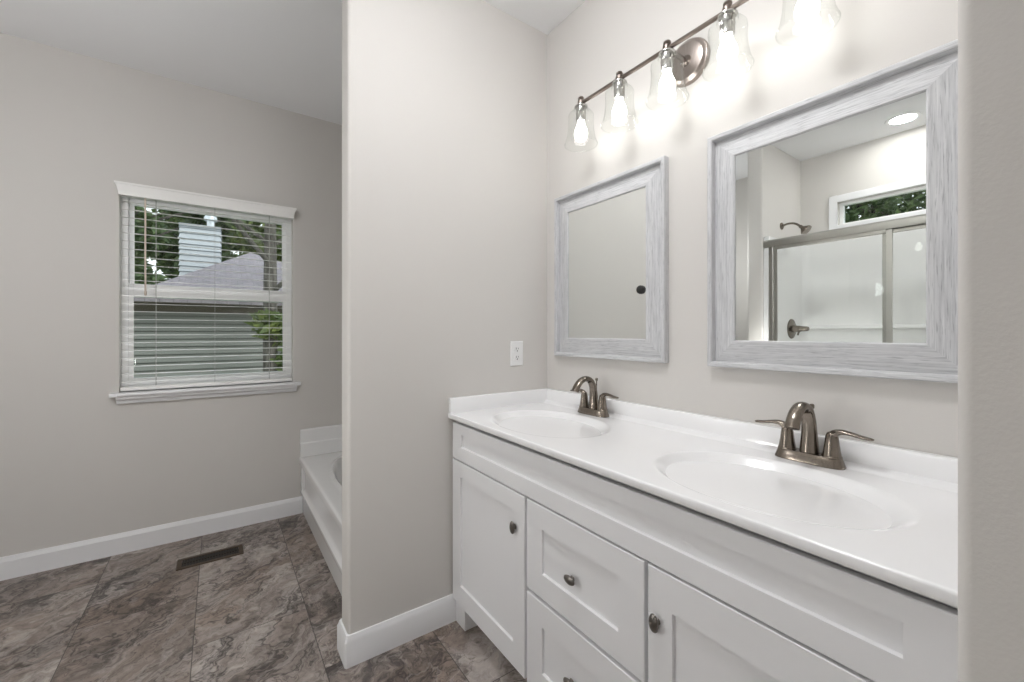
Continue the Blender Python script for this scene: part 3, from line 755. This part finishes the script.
for y in LY:
    bm = bmesh.new()
    lathe(bm, [(.010, -.0105), (.022, -.012), (.027, -.0135), (.027, -.0160), (.0205, -.018), (.0200, -.040), (.0213, -.042), (.0200, -.044), (.0200, -.070), (.017, -.0735), (.001, -.0735)], (LX, y, LZ), 'Z', 24)
    s = obj('socket', bm, M['socket'], vl, angle=40)
    bm = bmesh.new()
    lathe(bm, [(.0008, .0275), (.0075, .0268), (.0120, .0230), (.0130, .0190), (.0110, .0150), (.0095, .0135), (.0135, .0105), (.0145, .005), (.0145, -.006), (.0125, -.0105), (.001, -.0106)], (LX, y, LZ), 'Z', 20)
    obj('finial', bm, M['fixture'], s, angle=40)
    bm = bmesh.new()
    prof = [(.0275, -.0150), (.0275, -.0195), (.0300, -.0225), (.0275, -.0255), (.0275, -.0300), (.0300, -.0330), (.0285, -.0365), (.036, -.0390), (.0470, -.0430), (.0520, -.0500), (.0530, -.0600), (.0515, -.0750), (.0520, -.0950), (.0545, -.1200), (.0590, -.1450), (.0650, -.1640), (.0685, -.1700), (.0672, -.1735), (.0640, -.1700)]
    lathe(bm, prof, (LX, y, LZ), 'Z', 40, cap=False)
    obj('glass_shade', bm, M['shade'], s, angle=80)
    bm = bmesh.new()
    lathe(bm, [(.0125, -.0740), (.0135, -.082), (.0185, -.096), (.0245, -.110), (.0272, -.124), (.0255, -.139), (.0185, -.150), (.010, -.1560), (.0005, -.1575)], (LX, y, LZ), 'Z', 16)
    obj('bulb', bm, M['bulb'], s, angle=80)

# ------------------------------------------------------------------ recessed shower light and added fill lamps
def recessed(label, x, y, s=1.):
    t = thing('ceiling_light', label, 'ceiling light', (x, y, ZC))
    bm = bmesh.new(); lathe(bm, [(.098, -.0003), (.096, -.004), (.078, -.007), (.071, -.004), (.071, -.0003)], (x, y, ZC), n=40, cap=False)
    obj('trim_ring', bm, M['trim'], t, angle=50)
    bm = bmesh.new(); lathe(bm, [(.070, -.0008), (.070, -.0035), (.04, -.0042), (.0005, -.0045)], (x, y, ZC), n=32)
    obj('lens', bm, M['disc'], t)
recessed('round recessed ceiling light above the shower, seen in the mirror', -1.255, .82)
def globe(label, x, y, zc, r, power):  # hanging globes added as unseen fill lights
    t = thing('globe_fill_light', label, 'ceiling light', (x, y, ZC))
    bm = bmesh.new(); lathe(bm, [(.065, -.0003), (.065, -.012), (.05, -.022), (.012, -.026), (.012, zc+r*.9-ZC), (.045, zc+r*.9-ZC-.004), (.045, zc+r*.86-ZC-.02)], (x, y, ZC), n=28); obj('canopy', bm, M['fixture'], t, angle=40)
    bm = bmesh.new(); lathe(bm, [(r*math.sin(R(a)), r*math.cos(R(a))) for a in range(4, 180, 11)]+[(.001, -r)], (x, y, zc), n=28); obj('globe', bm, mk_emit('fill_globe_glow', (.985, .99, 1), power), t, angle=80)
ft = thing('flush_fill_light', 'added round flush-mount fill light, out of view over the aisle beside the vanity', 'ceiling light', (.42, .74, ZC))  # added out of view to brighten the vanity side of the room
bm = bmesh.new(); lathe(bm, [(.165, -.0003), (.168, -.006), (.168, -.020), (.160, -.024), (.150, -.024)], (.42, .74, ZC), n=40); obj('base', bm, M['fixture'], ft, angle=40)
bm = bmesh.new(); lathe(bm, [(.155, -.024), (.158, -.040), (.152, -.065), (.132, -.088), (.095, -.104), (.05, -.112), (.001, -.114)], (.42, .74, ZC), n=40); obj('diffuser', bm, mk_emit('fill_diffuser_glow', (.985, .99, 1), 46), ft, angle=80)
globe('added white globe fill light, out of view over the alcove left of the window', -.82, 1.93, 1.86, .10, 26)  # added fill for the window wall and the ceiling near it
fx, fy = -.70, 1.43
fl = thing('floor_fill_lamp', 'added low fill lamp with a white globe, out of view beside the shower door', 'lamp', (fx, fy, 0))  # added to lift cabinet fronts and lower walls, hidden from view and mirrors
bm = bmesh.new(); lathe(bm, [(.105, 0), (.105, .010), (.095, .018), (.03, .026), (.012, .034)], (fx, fy, .0005), n=32); obj('base', bm, M['fixture'], fl, angle=40)
bm = bmesh.new(); lathe(bm, [(.009, .03), (.009, .86), (.030, .875), (.034, .905)], (fx, fy, 0), n=20); obj('pole', bm, M['fixture'], fl, angle=40)
bm = bmesh.new(); r = .075; lathe(bm, [(.001, -r)]+[(r*math.sin(R(a)), -r*math.cos(R(a))) for a in range(10, 180, 10)]+[(.001, r)], (fx, fy, .965), n=28); obj('globe', bm, mk_emit('fill_lamp_glow', (1, .985, .96), 46), fl, angle=80)
globe('added large white globe fill light, unseen in the entry behind the camera', .88, -1.30, 2.20, .13, 50)  # added fill reaching the room from behind the camera

# ------------------------------------------------------------------ shower
S0, S1, SX = .062, 1.538, -.79
sh = thing('shower_stall', 'white moulded shower stall reflected in the mirror, under the high window', 'shower', (-1.14, .8, 0))
bm = bmesh.new(); zt = 1.985
bx = XL+.001
# three moulded walls: a plan outline extruded, with rounded inside corners
inn = []
def arc(cx, cy, r, a0, a1, k=6): return [(cx+r*math.cos(R(a0+(a1-a0)*i/k)), cy+r*math.sin(R(a0+(a1-a0)*i/k))) for i in range(k+1)]
r = .06; ti = .040
plan = [(SX-.012, S1), (bx, S1), (bx, S0), (SX-.012, S0), (SX-.012, S0+ti)]+arc(bx+ti+r, S0+ti+r, r, 270, 180)+arc(bx+ti+r, S1-ti-r, r, 180, 90)+[(SX-.012, S1-ti)]
prism(bm, plan, 'Z', .10, zt)
obj('surround', bm, M['fiberglass'], sh, angle=40, bev=.004)
bm = bmesh.new()
prism(bm, [(bx+.04, 1.262), (bx+.075, 1.266), (bx+.082, 1.275), (bx+.075, 1.284), (bx+.04, 1.30)], 'Y', S0+.06, S1-.06)
obj('ledge', bm, M['fiberglass'], sh, angle=50)
bm = bmesh.new(); box(bm, bx, SX-.09, S0, S1, 0, .06); box(bm, SX-.09, SX, S0, S1, 0, .115); box(bm, bx, SX-.09, S0, S0+.04, .06, .1); box(bm, bx, SX-.09, S1-.04, S1, .06, .1)
obj('shower_pan', bm, M['fiberglass'], sh, smooth=False)
sd = thing('shower_door', 'sliding glass shower door with brushed nickel frame reflected in the mirror', 'shower door', (SX, .8, .115))
FN = M['frame_nickel']; D0, D1 = S0+ti+.0, S1-ti+.002
bm = bmesh.new(); prism(bm, [(SX-.050, 1.895), (SX-.004, 1.895), (SX-.002, 1.902), (SX-.002, 1.940), (SX-.008, 1.952), (SX-.044, 1.952), (SX-.052, 1.94)], 'Y', D0-.036, D1+.036)
obj('header', bm, FN, sd, angle=25)
for y0, y1 in ((D1-.034, D1), (D0, D0+.034)):
    bm = bmesh.new(); box(bm, SX-.048, SX-.006, y0, y1, .122, 1.895)
    obj('jamb', bm, FN, sd, bev=.004)
obj('sill_track', B((SX-.052, SX-.002, D0+.001, D1-.001, .1155, .135)), FN, sd, bev=.003)
for y0, y1, xo in ((.775, D1-.036, SX-.016), (D0+.036, .83, SX-.038)):
    bm = bmesh.new()
    box(bm, xo-.007, xo+.007, y0, y0+.030, .14, 1.893); box(bm, xo-.007, xo+.007, y1-.022, y1, .14, 1.893)
    box(bm, xo-.007, xo+.007, y0+.03, y1-.022, .14, .165); box(bm, xo-.007, xo+.007, y0+.03, y1-.022, 1.872, 1.893)
    pf = obj('panel_frame', bm, FN, sd, bev=.003)
    obj('glass', B((xo-.0025, xo+.0025, y0+.015, y1-.012, .15, 1.885)), M['shower_glass'], pf, smooth=False)
hx, hy = -1.12, 1.54
bm = bmesh.new(); lathe(bm, [(.030, -.0005), (.029, -.006), (.018, -.012), (.010, -.014)], (hx, hy, 2.115), 'Y', 24)
pp, rr = smooth_path([(hx, hy-.01, 2.115), (hx, hy-.05, 2.125), (hx, hy-.10, 2.115), (hx, hy-.135, 2.087)], [.0085]*4)
sweep(bm, pp, rr, (1, 0, 0), n=12)
sa = obj('shower_arm', bm, M['faucet'], sh, angle=50, label='bronze-nickel shower arm')
bm = bmesh.new(); a = Vector((0, -.72, -.69)); p0 = Vector((hx, hy-.132, 2.090))
sweep(bm, [p0+a*k for k in (0, .012, .02, .032, .055, .066, .070)], [.011, .014, .012, .020, .040, .044, .042], (1, 0, 0), n=22)
obj('shower_head', bm, M['faucet'], sa, angle=50)
vx, vz = -1.20, 1.268; vy = S1-ti
bm = bmesh.new(); lathe(bm, [(.082, -.0005), (.081, -.006), (.070, -.011), (.030, -.014), (.028, -.04)], (vx, vy, vz), 'Y', 36)
va = obj('valve', bm, M['faucet'], sh, angle=40, label='round bronze-nickel shower valve')
bm = bmesh.new(); lathe(bm, [(.026, -.038), (.026, -.060), (.022, -.075), (.019, -.115), (.015, -.125), (.001, -.127)], (vx, vy, vz), 'Y', 24)
pp, rr = smooth_path([(vx, vy-.062, vz), (vx+.03, vy-.066, vz-.022), (vx+.065, vy-.072, vz-.05)], [.010, .008, .006]); sweep(bm, pp, rr, (0, 1, 0), n=12)
obj('lever', bm, M['faucet'], va, angle=50)
